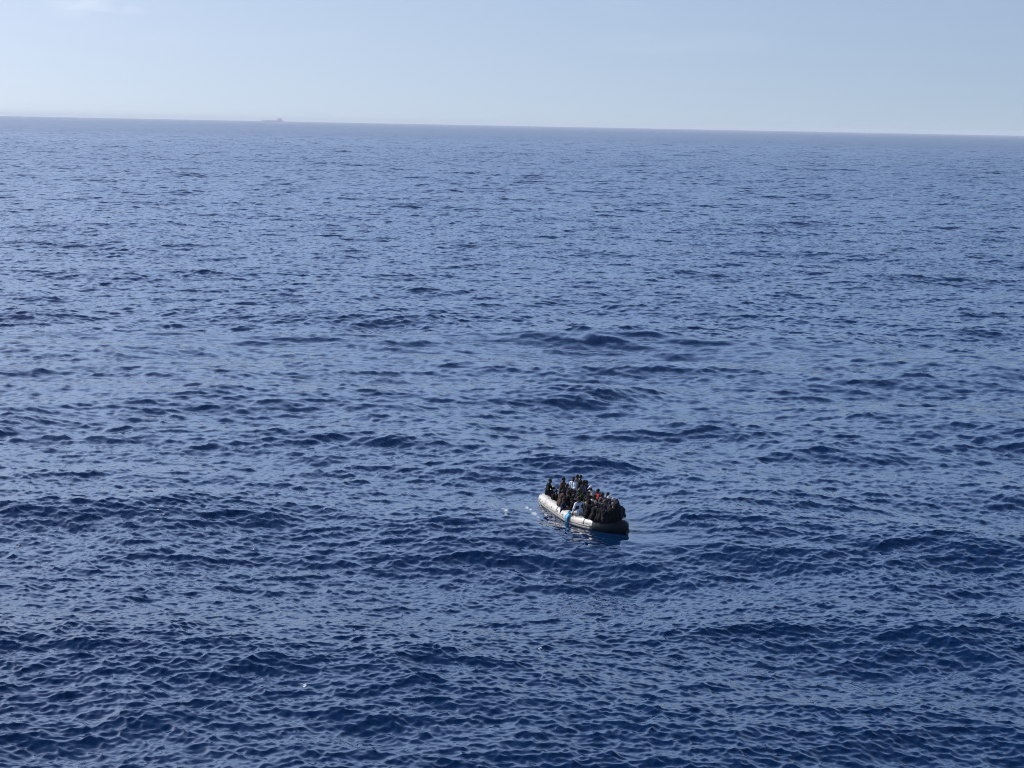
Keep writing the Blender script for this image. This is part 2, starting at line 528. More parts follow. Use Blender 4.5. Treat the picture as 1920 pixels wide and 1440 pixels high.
def sweep(bm, pts, radii, seg=20, cap=True):
    """tube along a 3D polyline with a radius at each point"""
    pts = [Vector(p) for p in pts]
    rings = []
    up = Vector((0, 0, 1))
    for i, p in enumerate(pts):
        t = ((pts[min(i + 1, len(pts) - 1)] - p).normalized() + (p - pts[max(i - 1, 0)]).normalized())
        t = t.normalized() if t.length > 1e-6 else Vector((1, 0, 0))
        a = t.cross(up)
        a = a.normalized() if a.length > 1e-3 else Vector((1, 0, 0))
        b = a.cross(t)
        r = radii[i]
        rings.append([bm.verts.new(p + (a * math.cos(2 * math.pi * k / seg) + b * math.sin(2 * math.pi * k / seg)) * r)
                      for k in range(seg)])
    for i in range(len(rings) - 1):
        for k in range(seg):
            bm.faces.new((rings[i][k], rings[i][(k + 1) % seg], rings[i + 1][(k + 1) % seg], rings[i + 1][k]))
    if cap:
        bm.faces.new(list(reversed(rings[0])))
        bm.faces.new(rings[-1])
    return rings

def noisy(m, scale=6.0, lo=0.8, hi=1.15, rough_var=0.12, bump=0.0, bscale=40):
    """break a flat colour up with weave, dirt and fading"""
    N, L = m.node_tree.nodes, m.node_tree.links
    b = N['Principled BSDF']
    col = tuple(b.inputs['Base Color'].default_value)
    tc = N.new('ShaderNodeTexCoord')
    no = N.new('ShaderNodeTexNoise')
    no.inputs['Scale'].default_value = scale
    no.inputs['Detail'].default_value = 5
    mr = N.new('ShaderNodeMapRange')
    mr.inputs['From Min'].default_value = 0.3
    mr.inputs['From Max'].default_value = 0.7
    mr.inputs['To Min'].default_value = lo
    mr.inputs['To Max'].default_value = hi
    mx = N.new('ShaderNodeVectorMath')
    mx.operation = 'SCALE'
    mx.inputs[0].default_value = col[:3]
    L.new(tc.outputs['Object'], no.inputs['Vector'])
    L.new(no.outputs['Fac'], mr.inputs['Value'])
    L.new(mr.outputs['Result'], mx.inputs['Scale'])
    L.new(mx.outputs[0], b.inputs['Base Color'])
    if bump:
        n2 = N.new('ShaderNodeTexNoise')
        n2.inputs['Scale'].default_value = bscale
        n2.inputs['Detail'].default_value = 4
        bp = N.new('ShaderNodeBump')
        bp.inputs['Strength'].default_value = bump
        bp.inputs['Distance'].default_value = 0.01
        L.new(tc.outputs['Object'], n2.inputs['Vector'])
        L.new(n2.outputs['Fac'], bp.inputs['Height'])
        L.new(bp.outputs[0], b.inputs['Normal'])
    return m

_mats = {}
def cloth(rgb):
    if rgb not in _mats:
        m = noisy(principled('cloth', rgb, 0.85), 7, 0.75, 1.25, bump=0.25, bscale=60)
        m.node_tree.nodes['Principled BSDF'].inputs['Specular IOR Level'].default_value = 0.15
        _mats[rgb] = m
    return _mats[rgb]

SKINS = [noisy(principled('skin', c, 0.42), 12, 0.9, 1.1) for c in ((0.075, 0.038, 0.022), (0.045, 0.023, 0.014), (0.12, 0.062, 0.036))]
EYE_M = principled('eye_and_brow', (0.02, 0.015, 0.012), 0.3)
LIP_M = principled('lips', (0.10, 0.035, 0.03), 0.4)
HAIR_M = noisy(principled('hair', (0.010, 0.008, 0.007), 0.75), 60, 0.6, 1.5, bump=0.8, bscale=120)
PVC = noisy(principled('pale_rubber', (0.52, 0.49, 0.43), 0.38), 2.3, 0.86, 1.06, bump=0.12, bscale=14)
PVC_GREY = noisy(principled('grey_rubber', (0.20, 0.19, 0.18), 0.5), 5, 0.7, 1.2)
PVC_DARK = noisy(principled('dark_rubber', (0.055, 0.06, 0.062), 0.5), 5, 0.7, 1.2)
ROPE_M = noisy(principled('rope', (0.45, 0.43, 0.38), 0.9), 90, 0.6, 1.2)
WOOD_M = noisy(principled('plywood', (0.20, 0.13, 0.075), 0.7), 9, 0.7, 1.2)
BLUE_M = noisy(principled('blue_cloth', (0.07, 0.33, 0.56), 0.7), 14, 0.7, 1.3, bump=0.4, bscale=30)

# ---------------------------------------------------------------- the rubber boat
TR = 0.285                       # tube radius
TZ = 0.265                       # height of the tube's middle above the water
FLOOR_Z = 0.10
def chaikin(pts, n=2):
    for _ in range(n):
        out = [pts[0]]
        for a, b in zip(pts, pts[1:]):
            out += [a * 0.8 + b * 0.2, a * 0.2 + b * 0.8]
        out.append(pts[-1])
        pts = out
    return pts

def tube_path():
    k = [(-0.10, 0.17), (2.6, 0.14), (5.35, 0.16), (6.5, 0.45), (7.55, 0.88), (8.20, 1.36), (8.25, 1.92), (7.2, 2.26), (5.4, 2.33), (2.6, 2.33), (-0.10, 2.30)]
    zs = [0, 0, 0, 0.0, 0.02, 0.06, 0.06, 0.01, 0, 0, 0]
    p = [bw(u, v, TZ + z) for (u, v), z in zip(k, zs)]
    return chaikin(p, 2)

BOAT_C = bw(4.2, 1.2, 0)
def build_boat():
    boat = empty('inflatable_boat', BOAT_C, 'long pale inflatable rubber boat overloaded with people on open sea', 'boat')
    T = Matrix.Translation(-BOAT_C)
    def part(name, bm, mat, smooth=True):
        me = bm_mesh(bm, name, smooth)
        me.transform(T)
        return link(name, me, mat, boat)
    path = tube_path()
    # resample
    seg = []
    for a, b in zip(path, path[1:]):
        n = max(1, int((b - a).length / 0.22))
        seg += [a.lerp(b, i / n) for i in range(n)]
    seg.append(path[-1])
    d0 = (seg[0] - seg[1]).normalized()
    d1 = (seg[-1] - seg[-2]).normalized()
    pre = [(0.50, .06), (0.45, .13), (0.33, .20), (0.16, .252), (0.05, .278)]
    pts = [seg[0] + d0 * d + Vector((0, 0, d * 0.10)) for d, r in pre] + seg + [seg[-1] + d1 * d + Vector((0, 0, d * 0.10)) for d, r in reversed(pre)]
    rad = [r for d, r in pre] + [TR * (1 + 0.022 * math.sin(i * 1.3) + 0.012 * math.sin(i * 0.37)) for i in range(len(seg))] + [r for d, r in reversed(pre)]
    bm = bmesh.new()
    sweep(bm, pts, rad, 28)
    part('buoyancy_tube', bm, PVC)
    # dark sleeve over the bow end of the tube
    k0 = min(range(len(seg)), key=lambda i: (seg[i] - bw(7.45, .84, TZ)).length)
    k1 = min(range(len(seg)), key=lambda i: (seg[i] - bw(7.6, 2.22, TZ)).length)
    bm = bmesh.new()
    sweep(bm, seg[k0:k1], [TR * (1.03 + 0.02 * math.sin(i * 1.3)) for i in range(k0, k1)], 28)
    part('bow_sleeve', bm, noisy(principled('dark_sleeve', (0.011, 0.017, 0.022), 0.6, Specular_IOR_Level=0.15), 5, .7, 1.3, bump=.2, bscale=12))
    # rub strake: grey band along the outer side; the wider lower one paints the underside's shade
    N_ = len(seg)
    cen = sum(seg, Vector()) / N_
    def offset_line(i0, i1, ang, off):
        out = []
        for i in range(i0, i1):
            t = (seg[min(i + 1, N_ - 1)] - seg[max(i - 1, 0)]).normalized()
            s = Vector((t.y, -t.x, 0))
            if s.dot(seg[i] - cen) < 0: s = -s
            out.append(seg[i] + (s * math.cos(R2D(ang)) + Vector((0, 0, 1)) * math.sin(R2D(ang))) * off)
        return out
    bm = bmesh.new()
    for i0, i1 in ((1, k0 + 1), (k1, N_ - 1)):
        ln = offset_line(i0, i1, -12, TR * 0.985)
        sweep(bm, ln, [0.034] * len(ln), 8)
        ln = offset_line(i0, i1, -38, TR * 0.93)
        sweep(bm, ln, [0.085] * len(ln), 8)
    part('strake_and_shade', bm, PVC_GREY)
    # grab line sagging between its patches on the outer side
    ln = offset_line(2, N_ - 2, 14, TR * 1.02)
    rope = []
    for i, p in enumerate(ln):
        sag = (0.5 - 0.5 * math.cos(2 * math.pi * (i % 4) / 4.0)) * 0.07
        rope.append(p + Vector((0, 0, -sag)) + (p - cen).normalized() * 0.012 * sag)
    bm = bmesh.new()
    sweep(bm, rope[:k0 - 2], [0.011] * (k0 - 2), 6)
    sweep(bm, rope[k1 - 1:], [0.011] * len(rope[k1 - 1:]), 6)
    part('grab_rope', bm, ROPE_M)
    for i in range(0, len(ln), 4):
        if k0 - 3 <= i <= k1: continue
        bm = bmesh.new()
        n = (ln[i] - seg[i + 2]).normalized()
        M = Matrix.Translation(ln[i]) @ n.to_track_quat('Z', 'Y').to_matrix().to_4x4()
        bmesh.ops.create_cone(bm, cap_ends=True, segments=14, radius1=0.06, radius2=0.035, depth=0.03, matrix=M)
        part('rope_patch', bm, PVC_GREY)
    # seam bands round the tube
    for i in (5, 13, 21, 26, 29, 33, 37, 43, 51, 59):
        if i >= N_ - 1 or k0 - 1 <= i <= k1: continue
        t = (seg[i + 1] - seg[i - 1]).normalized()
        bm = bmesh.new()
        sweep(bm, [seg[i] - t * .035, seg[i] + t * .035], [TR * 1.032] * 2, 28, cap=True)
        part('seam_band', bm, PVC_GREY if i not in (26,) else PVC_DARK)
    # floor of dark rubber over plywood, inside the loop
    bm = bmesh.new()
    inner = [bw(u, v, 0) for u, v in ((0.0, .2), (5.3, .22), (6.5, .5), (7.5, .9), (8.1, 1.42), (8.1, 1.95), (7.1, 2.2), (5.3, 2.25), (0.0, 2.2))]
    top = [bm.verts.new(p + Vector((0, 0, FLOOR_Z))) for p in inner]
    bot = [bm.verts.new(p + Vector((0, 0, -0.04))) for p in inner]
    bm.faces.new(top); bm.faces.new(list(reversed(bot)))
    for i in range(len(inner)):
        j = (i + 1) % len(inner)
        bm.faces.new((top[i], bot[i], bot[j], top[j]))
    part('floor', bm, PVC_DARK, False)
    bm = bmesh.new()
    M = Matrix.Translation(bw(0.0, 1.22, 0.28)) @ Matrix.Rotation(math.atan2(BU.y, BU.x), 4, 'Z')
    box(bm, (0, 0, 0), (0.045, 1.78, 0.50), M, 0.01)
    part('transom', bm, WOOD_M, False)
    # stern valve with a loop of cord on the near cone
    bm = bmesh.new()
    M = Matrix.Translation(bw(-0.12, 0.03, TZ + 0.21)) @ Matrix.Rotation(R2D(25), 4, 'X')
    bmesh.ops.create_cone(bm, cap_ends=True, segments=16, radius1=0.07, radius2=0.05, depth=0.06, matrix=M)
    bmesh.ops.create_cone(bm, cap_ends=True, segments=12, radius1=0.03, radius2=0.026, depth=0.11, matrix=M)
    part('valve', bm, noisy(principled('red_brown_plastic', (0.20, 0.07, 0.05), 0.5), 10))
    bm = bmesh.new()
    cord = [bw(-0.1, -0.02, TZ + 0.18), bw(0.02, -0.12, TZ + .08), bw(.12, -.17, TZ - .05), bw(.3, -.16, TZ - .16), bw(.55, -.15, 0.0), bw(.8, -.2, -.03)]
    sweep(bm, chaikin(cord, 2), [0.012] * len(chaikin(cord, 2)), 6)
    part('mooring_cord', bm, ROPE_M)
    return boat
boat = build_boat()

# blue cloth wound round the near tube where it bends
def build_blue_cloth():
    c = bw(5.45, 0.14, TZ)
    t = BU.copy()
    side = -BV
    o = empty('cloth_wrap', c, 'bright blue cloth tied round the pale near tube at its bend', 'cloth')
    bm = bmesh.new()
    rng = random.Random(4)
    rings = []
    for i in range(13):
        s = (i / 12 - 0.5) * 0.46
        ring = []
        for k in range(28):
            a = 2 * math.pi * k / 28
            r = TR + 0.022 + 0.020 * mnoise.noise(Vector((s * 22, math.cos(a) * 1.4, math.sin(a) * 1.4))) + (0.022 if i in (2, 6, 10) else 0)
            if i in (0, 12): r -= 0.015
            sk = 0.08 * math.sin(a)
            ring.append(bm.verts.new(t * (s + sk) + side * math.cos(a) * r + Vector((0, 0, math.sin(a) * r))))
        rings.append(ring)
    for i in range(12):
        for k in range(28):
            bm.faces.new((rings[i][k], rings[i][(k + 1) % 28], rings[i + 1][(k + 1) % 28], rings[i + 1][k]))
    bm.faces.new(list(reversed(rings[0]))); bm.faces.new(rings[-1])
    link('wrap', bm_mesh(bm, 'wrap'), BLUE_M, o)
    bm = bmesh.new()
    for k in range(5):
        p = t * (0.10 + rng.uniform(-.12, .12)) + Vector((0, 0, TR + 0.05)) + side * rng.uniform(-.08, .12)
        q = p + t * rng.uniform(.05, .2) + side * rng.uniform(-.02, .18) + Vector((0, 0, rng.uniform(-.03, .06)))
        capsule(bm, p, 0.055, q, 0.035)
    link('knot', merged(bm, 0.014, 'knot', 0.012, 20), BLUE_M, o)
    bm = bmesh.new()
    p = t * 0.22 + side * 0.20 + Vector((0, 0, 0.12))
    pts = [p, p + side * .10 + Vector((0, 0, -.10)) + t * .05, p + side * .13 + Vector((0, 0, -.24)) + t * .12]
    for a, b in zip(pts, pts[1:]): capsule(bm, a, 0.05, b, 0.04)
    link('hanging_end', merged(bm, 0.014, 'hanging_end', 0.014, 20), cloth((0.06, 0.20, 0.24)), o)
build_blue_cloth()

# ---------------------------------------------------------------- people
def ik(a, b, l1, l2, hint):
    """middle joint between a and b for two bones, bent towards hint; returns (joint, reached end)"""
    a, b, hint = Vector(a), Vector(b), Vector(hint)
    d = b - a
    L = min(d.length, (l1 + l2) * 0.985)
    dn = d.normalized()
    b2 = a + dn * L
    x = (l1 * l1 - l2 * l2 + L * L) / (2 * L)
    h = math.sqrt(max(l1 * l1 - x * x, 0))
    hp = hint - dn * hint.dot(dn)
    hp = hp.normalized() if hp.length > 1e-4 else dn.orthogonal().normalized()
    return a + dn * x + hp * h, b2

def hand(bm, wrist, direction, palm_n, side, rng):
    """palm, four bent fingers of unequal length and a thumb from the side of the palm"""
    d = direction.normalized()
    n = (palm_n - d * palm_n.dot(d)).normalized()
    w = d.cross(n) * side
    M = Matrix((( *w, 0), (*d, 0), (*n, 0), (0, 0, 0, 1))).transposed()
    c = wrist + d * 0.048
    ellipsoid(bm, c, (0.043, 0.052, 0.017), M)
    for k, (off, ln) in enumerate(((-.033, .066), (-.011, .078), (.012, .082), (.034, .072))):
        curl = rng.uniform(.25, .6)
        p0 = c + d * 0.036 + w * off * 0.95
        p1 = p0 + (d * math.cos(curl * .5) - n * math.sin(curl * .5)) * ln * .55 + w * off * .10
        p2 = p1 + (d * math.cos(curl * 1.7) - n * math.sin(curl * 1.7)) * ln * .48
        capsule(bm, p0, .0105, p1, .0098, 8)
        capsule(bm, p1, .0098, p2, .0085, 8)
    p0 = c - d * .022 + w * .034
    p1 = p0 + (w * .8 + d * .6 - n * .2).normalized() * .036
    p2 = p1 + (w * .3 + d * .9 - n * .35).normalized() * .03
    capsule(bm, p0, .014, p1, .0115, 8)
    capsule(bm, p1, .0115, p2, .0095, 8)

def build_person(spec, idx):
    rng = random.Random(100 + idx)
    (px, py, zh, face, pose, top, legs, head, label) = spec[:9]
    opt = spec[9] if len(spec) > 9 else {}
    u_fix = opt.get('at')
    # seat heights
    seat = {'tube': TZ + TR + 0.012, 'floor': FLOOR_Z + 0.02, 'crouch': FLOOR_Z + 0.30, 'kneel': FLOOR_Z + 0.34, 'stand': FLOOR_Z + 0.86, 'perch': FLOOR_Z + 0.62}[pose]
    sc = opt.get('size', rng.uniform(0.95, 1.04))
    zt = seat + 0.70 * sc + 0.05
    if pose == 'tube': zh = zt
    if 'seat' in opt:
        u_fix = True
        x, y = at(*opt['seat'], seat)
    elif u_fix: x, y = (bw(*u_fix).x, bw(*u_fix).y)
    else: x, y = at(px, py, zh)
    lean = R2D(opt.get('lean', {'tube': 12, 'floor': 10, 'crouch': 22, 'kneel': 8, 'stand': 5, 'perch': 10}[pose] + rng.uniform(-5, 8)))
    # stretch the seat so that the head reaches the height seen
    sit_h = 0.70 * sc * math.cos(lean) + 0.05
    base_z = zh - sit_h - 0.02 if not u_fix else seat
    if not u_fix and pose in ('tube', 'floor', 'stand', 'perch', 'crouch', 'kneel'):
        base_z = max(seat - 0.10 if pose != 'tube' else seat, min(base_z, seat + 0.28)) if pose != 'tube' else seat
    yaw_world = math.atan2(BU.y, BU.x) + R2D(face)      # 0 faces the bow, 90 faces the far side
    rot = yaw_world - math.pi / 2
    fwd = Vector((math.cos(yaw_world), math.sin(yaw_world), 0))
    hipoff = fwd * (0.70 * sc * math.sin(lean))
    if u_fix: base_z = seat
    if u_fix: hipoff = Vector((0, 0, 0))
    root = empty('person', (x - hipoff.x, y - hipoff.y, base_z), label, 'person', rot, 'people crowded aboard the inflatable boat')
    S = lambda a, b, c: Vector((a, b, c)) * sc
    floor = FLOOR_Z - base_z                          # floor height in the person's frame
    up = Vector((0, math.sin(lean), math.cos(lean)))
    pelvis = S(0, 0, .10)
    chest = pelvis + up * .30 * sc
    neck = pelvis + up * .49 * sc
    headc = neck + up * .145 * sc + Vector((0, .02, 0))
    hp_l, hp_r = pelvis + S(-.085, .02, -.01), pelvis + S(.085, .02, -.01)
    sh = [neck + S(-.185, -.005, -.055), neck + S(.185, -.005, -.055)]
    # legs
    th, sn = .43 * sc, .42 * sc
    feet, knees = [], []
    for s, h in ((-1, hp_l), (1, hp_r)):
        sp = rng.uniform(.09, .17)
        if pose in ('tube', 'perch'):
            tgt = Vector((s * sp, rng.uniform(.30, .46), floor + .075)); hint = (s * .15, .8, .6)
        elif pose == 'floor':
            tgt = Vector((s * sp, rng.uniform(.42, .56), floor + .075)); hint = (s * .2, .2, 1)
        elif pose == 'crouch':
            tgt = Vector((s * sp, rng.uniform(.10, .22), floor + .075)); hint = (s * .3, 1, .5)
        elif pose == 'kneel':
            tgt = Vector((s * sp, -.32, floor + .07)); hint = (0, 1, -.3)
        else:
            tgt = Vector((s * sp * .9, rng.uniform(-.1, .15), floor + .08)); hint = (0, 1, 0)
        if 'feet' in opt: tgt = Vector(opt['feet'][0 if s < 0 else 1]) + Vector((0, 0, floor + .07))
        kn, ft = ik(h, tgt, th, sn, hint)
        knees.append(kn); feet.append(ft)
    # arms
    ua, fa = .285 * sc, .25 * sc
    hands, elbows = [], []
    for i, s in enumerate((-1, 1)):
        if 'hands' in opt and opt['hands'][i] is not None:
            tgt = Vector(opt['hands'][i])
        else:
            mode = rng.random()
            if mode < .5: tgt = knees[i] + Vector((-s * .03, -.05, .09))
            elif mode < .8: tgt = chest + Vector((s * .06, .30, -.12))
            else: tgt = pelvis + Vector((s * .30, .12, .02))
            if pose == 'stand' and mode < .5: tgt = pelvis + Vector((s * .24, .12, -.02))
        el, hd = ik(sh[i], tgt, ua, fa, (s * .7, -.4, -.8))
        elbows.append(el); hands.append(hd)
    # head orientation
    hy, hpit = R2D(opt.get('turn', rng.uniform(-40, 40))), R2D(opt.get('nod', rng.uniform(-5, 22)))
    HM = Matrix.Rotation(hy, 4, 'Z') @ Matrix.Rotation(-hpit, 4, 'X')
    H = Matrix.Translation(headc) @ HM
    def hp(x, y, z): return H @ (Vector((x, y, z)) * sc)
    # --- body: one continuous skin
    bm = bmesh.new()
    for s in (-1, 1):
        capsule(bm, pelvis + S(s * .07, 0, 0), .105 * sc, chest + S(s * .065, 0, -.06), .092 * sc)
        capsule(bm, chest + S(s * .065, 0, -.06), .092 * sc, chest + S(s * .085, 0, .10), .092 * sc)
    capsule(bm, sh[0], .058 * sc, neck + S(-.04, 0, -.01), .055 * sc)
    capsule(bm, sh[1], .058 * sc, neck + S(.04, 0, -.01), .055 * sc)
    capsule(bm, neck - up * .05, .06 * sc, hp(0, -.015, -.06), .052 * sc)
    for i in range(2):
        h = (hp_l, hp_r)[i]
        capsule(bm, h, .088 * sc, knees[i], .055 * sc)
        capsule(bm, knees[i], .054 * sc, feet[i], .036 * sc)
        fd = Vector((feet[i].x - knees[i].x, feet[i].y - knees[i].y, 0))
        toe = (Vector(((-1, 1)[i] * .03, .15, -.045)) if pose != 'kneel' else Vector((0, -.14, -.03))) * sc
        capsule(bm, feet[i] + S(0, -.02 if pose != 'kneel' else 0, -.03), .036 * sc, feet[i] + toe, .028 * sc)
        capsule(bm, sh[i], .054 * sc, elbows[i], .040 * sc)
        capsule(bm, elbows[i], .040 * sc, hands[i], .027 * sc)
        hdir = (hands[i] - elbows[i])
        hand(bm, hands[i], hdir, Vector((0, .3, 1)), -(-1, 1)[i], rng)
    ellipsoid(bm, hp(0, -.012, .035), (.074 * sc, .093 * sc, .088 * sc), HM)       # skull
    ellipsoid(bm, hp(0, .022, -.035), (.056 * sc, .066 * sc, .080 * sc), HM)       # face and jaw
    capsule(bm, hp(0, .083, .022), .010 * sc, hp(0, .103, -.018), .0165 * sc, 8)   # nose
    capsule(bm, hp(-.02, .078, -.055), .010 * sc, hp(.02, .078, -.055), .010 * sc, 8)
    capsule(bm, hp(-.035, .070, .042), .014 * sc, hp(.035, .070, .042), .014 * sc, 8)
    capsule(bm, hp(0, .058, -.098), .022 * sc, hp(0, .050, -.09), .02 * sc, 8)
    for s in (-1, 1):
        ellipsoid(bm, hp(s * .077, -.01, -.005), (.011 * sc, .021 * sc, .032 * sc), HM)
    me = merged(bm, 0.0115, 'body')
    skin = SKINS[opt.get('skin', idx % 3)]
    me.materials.append(skin); me.materials.append(EYE_M); me.materials.append(LIP_M)
    Hi = H.inverted()
    for p in me.polygons:
        q = Hi @ p.center
        q /= sc
        if q.y > .045 and abs(q.z) < .14:
            if (abs(abs(q.x) - .031) < .015 and abs(q.z - .012) < .0085) or (abs(abs(q.x) - .033) < .02 and abs(q.z - .045) < .006):
                p.material_index = 1
            elif abs(q.x) < .026 and abs(q.z + .055) < .009:
                p.material_index = 2
    body = link('body', me, None, root)
    # --- jacket or shirt
    kind, rgb = top
    puff = {'jacket': .026, 'shirt': .012, 'coat': .034, 'vest': .0}[kind]
    bm = bmesh.new()
    for s in (-1, 1):
        capsule(bm, pelvis + S(s * .072, 0, -.01), (.108 + puff) * sc, chest + S(s * .068, 0, -.05), (.096 + puff) * sc)
        capsule(bm, chest + S(s * .068, 0, -.05), (.096 + puff) * sc, chest + S(s * .088, 0, .10), (.094 + puff) * sc)
    capsule(bm, sh[0], (.058 + puff) * sc, neck + S(-.04, 0, -.025), (.055 + puff) * sc)
    capsule(bm, sh[1], (.058 + puff) * sc, neck + S(.04, 0, -.025), (.055 + puff) * sc)
    for i in range(2):
        capsule(bm, sh[i], (.058 + puff) * sc, elbows[i], (.044 + puff * .8) * sc)
        cuff = elbows[i].lerp(hands[i], .9 if kind != 'shirt' or opt.get('long') else .15)
        capsule(bm, elbows[i], (.044 + puff * .8) * sc, cuff, (.034 + puff * .6) * sc)
    if 'hood' in head or kind == 'coat':
        capsule(bm, neck + Vector((-.06, -.05, .01)), .05, neck + Vector((.06, -.05, .01)), .05)
    if 'hood_up' in head:
        ellipsoid(bm, hp(0, -.03, .025), (.098 * sc, .105 * sc, .125 * sc), HM)
        capsule(bm, hp(0, -.05, -.04), .085 * sc, neck - up * .03, .09 * sc)
    tm = cloth(rgb)
    nm = {'jacket': 'jacket', 'shirt': 'shirt', 'coat': 'coat'}[kind]
    link(nm, merged(bm, 0.019, nm, 0.016 if kind != 'shirt' else .009, 11, idx * 3.1), tm, root)
    if 'vest' in opt:
        bm = bmesh.new()
        for s in (-1, 1):
            capsule(bm, chest + S(s * .085, .02, -.10), (.12 + puff) * sc, chest + S(s * .09, .02, .10), (.11 + puff) * sc)
            capsule(bm, chest + S(s * .09, .07, -.1), .09 * sc, chest + S(s * .08, .07, .12), .08 * sc)
        link('life_vest', merged(bm, 0.02, 'life_vest', 0.01, 9, idx), cloth(opt['vest']), root)
    # --- trousers
    bm = bmesh.new()
    capsule(bm, pelvis + S(-.07, 0, 0), .122 * sc, pelvis + S(.07, 0, 0), .122 * sc)
    for i in range(2):
        h = (hp_l, hp_r)[i]
        capsule(bm, h, .106 * sc, knees[i], .072 * sc)
        capsule(bm, knees[i], .072 * sc, knees[i].lerp(feet[i], opt.get('cuff', .9)), .056 * sc)
    link('trousers', merged(bm, 0.019, 'trousers', 0.012, 11, idx * 1.7), cloth(legs), root)
    if 'stripe' in opt:
        bm = bmesh.new()
        i = opt['stripe']; s = (-1, 1)[i]
        o1 = Vector((s * .075, 0, .02))
        capsule(bm, (hp_l, hp_r)[i] + Vector((s * .1, 0, .03)), .028, knees[i] + o1, .028, 8)
        capsule(bm, knees[i] + o1, .028, knees[i].lerp(feet[i], .85) + Vector((s * .055, .0, 0)), .026, 8)
        link('trouser_stripe', merged(bm, 0.014, 'trouser_stripe'), cloth((.75, .76, .78)), root)
    # --- shoes
    if opt.get('shoes', rng.random() < .55):
        scol = opt.get('shoe_col', rng.choice([(.02, .02, .022), (.5, .5, .5), (.05, .05, .06)]))
        for i in range(2):
            bm = bmesh.new()
            toe = (Vector(((-1, 1)[i] * .03, .16, -.045)) if pose != 'kneel' else Vector((0, -.15, -.03))) * sc
            capsule(bm, feet[i] + S(0, -.03, -.03), .046 * sc, feet[i] + toe, .038 * sc)
            capsule(bm, feet[i] + S(0, -.01, .02), .046 * sc, feet[i] + S(0, 0, -.03), .046 * sc)
            link('shoe', merged(bm, 0.014, 'shoe'), cloth(scol), root)
    # --- hair, caps, hats, scarves
    hk = [h for h in head if h != 'hood']
    hk = hk[0] if hk else 'hair'
    if hk in ('hair', 'afro'):
        bm = bmesh.new()
        e = .012 if hk == 'hair' else .03
        ellipsoid(bm, hp(0, -.022, .050), ((.074 + e) * sc, (.089 + e) * sc, (.080 + e) * sc), HM)
        me = merged(bm, .012, 'hair', .009, 60, idx)
        link('hair', me, HAIR_M, root)
    elif hk in ('cap', 'beanie'):
        bm = bmesh.new()
        ellipsoid(bm, hp(0, -.016, .060), (.088 * sc, .104 * sc, .075 * sc), HM)
        nm = 'cap' if hk == 'cap' else 'beanie'
        if hk == 'beanie': ellipsoid(bm, hp(0, -.02, .09), (.07 * sc, .08 * sc, .07 * sc), HM)
        c = link(nm, merged(bm, .013, nm, .004, 30, idx), cloth(opt.get('hat', (.6, .6, .6))), root)
        if hk == 'cap':
            bm = bmesh.new()
            ellipsoid(bm, hp(0, .10, .045), (.065 * sc, .065 * sc, .009 * sc), HM)
            link('visor', bm_mesh(bm, 'visor'), cloth(opt.get('hat', (.6, .6, .6))), c)
    elif hk == 'scarf':
        bm = bmesh.new()
        ellipsoid(bm, hp(0, -.02, .045), (.092 * sc, .105 * sc, .098 * sc), HM)
        capsule(bm, hp(0, -.05, -.05), .075 * sc, neck - up * .02, .095 * sc)
        link('headscarf', merged(bm, .015, 'headscarf', .01, 18, idx), cloth(opt.get('hat', (.6, .6, .6))), root)
    return root

BLACK, COAL, NAVY, GREYD = (.005, .005, .007), (.022, .022, .028), (.012, .018, .05), (.10, .10, .11)
BROWN, OLIVE, KHAKI, MAROON = (.085, .052, .038), (.07, .075, .04), (.13, .11, .07), (.09, .02, .03)
WHITE, GREY, SAGE, RED, BEIGE = (.74, .75, .78), (.30, .32, .33), (.30, .36, .32), (.50, .035, .03), (.42, .38, .32)
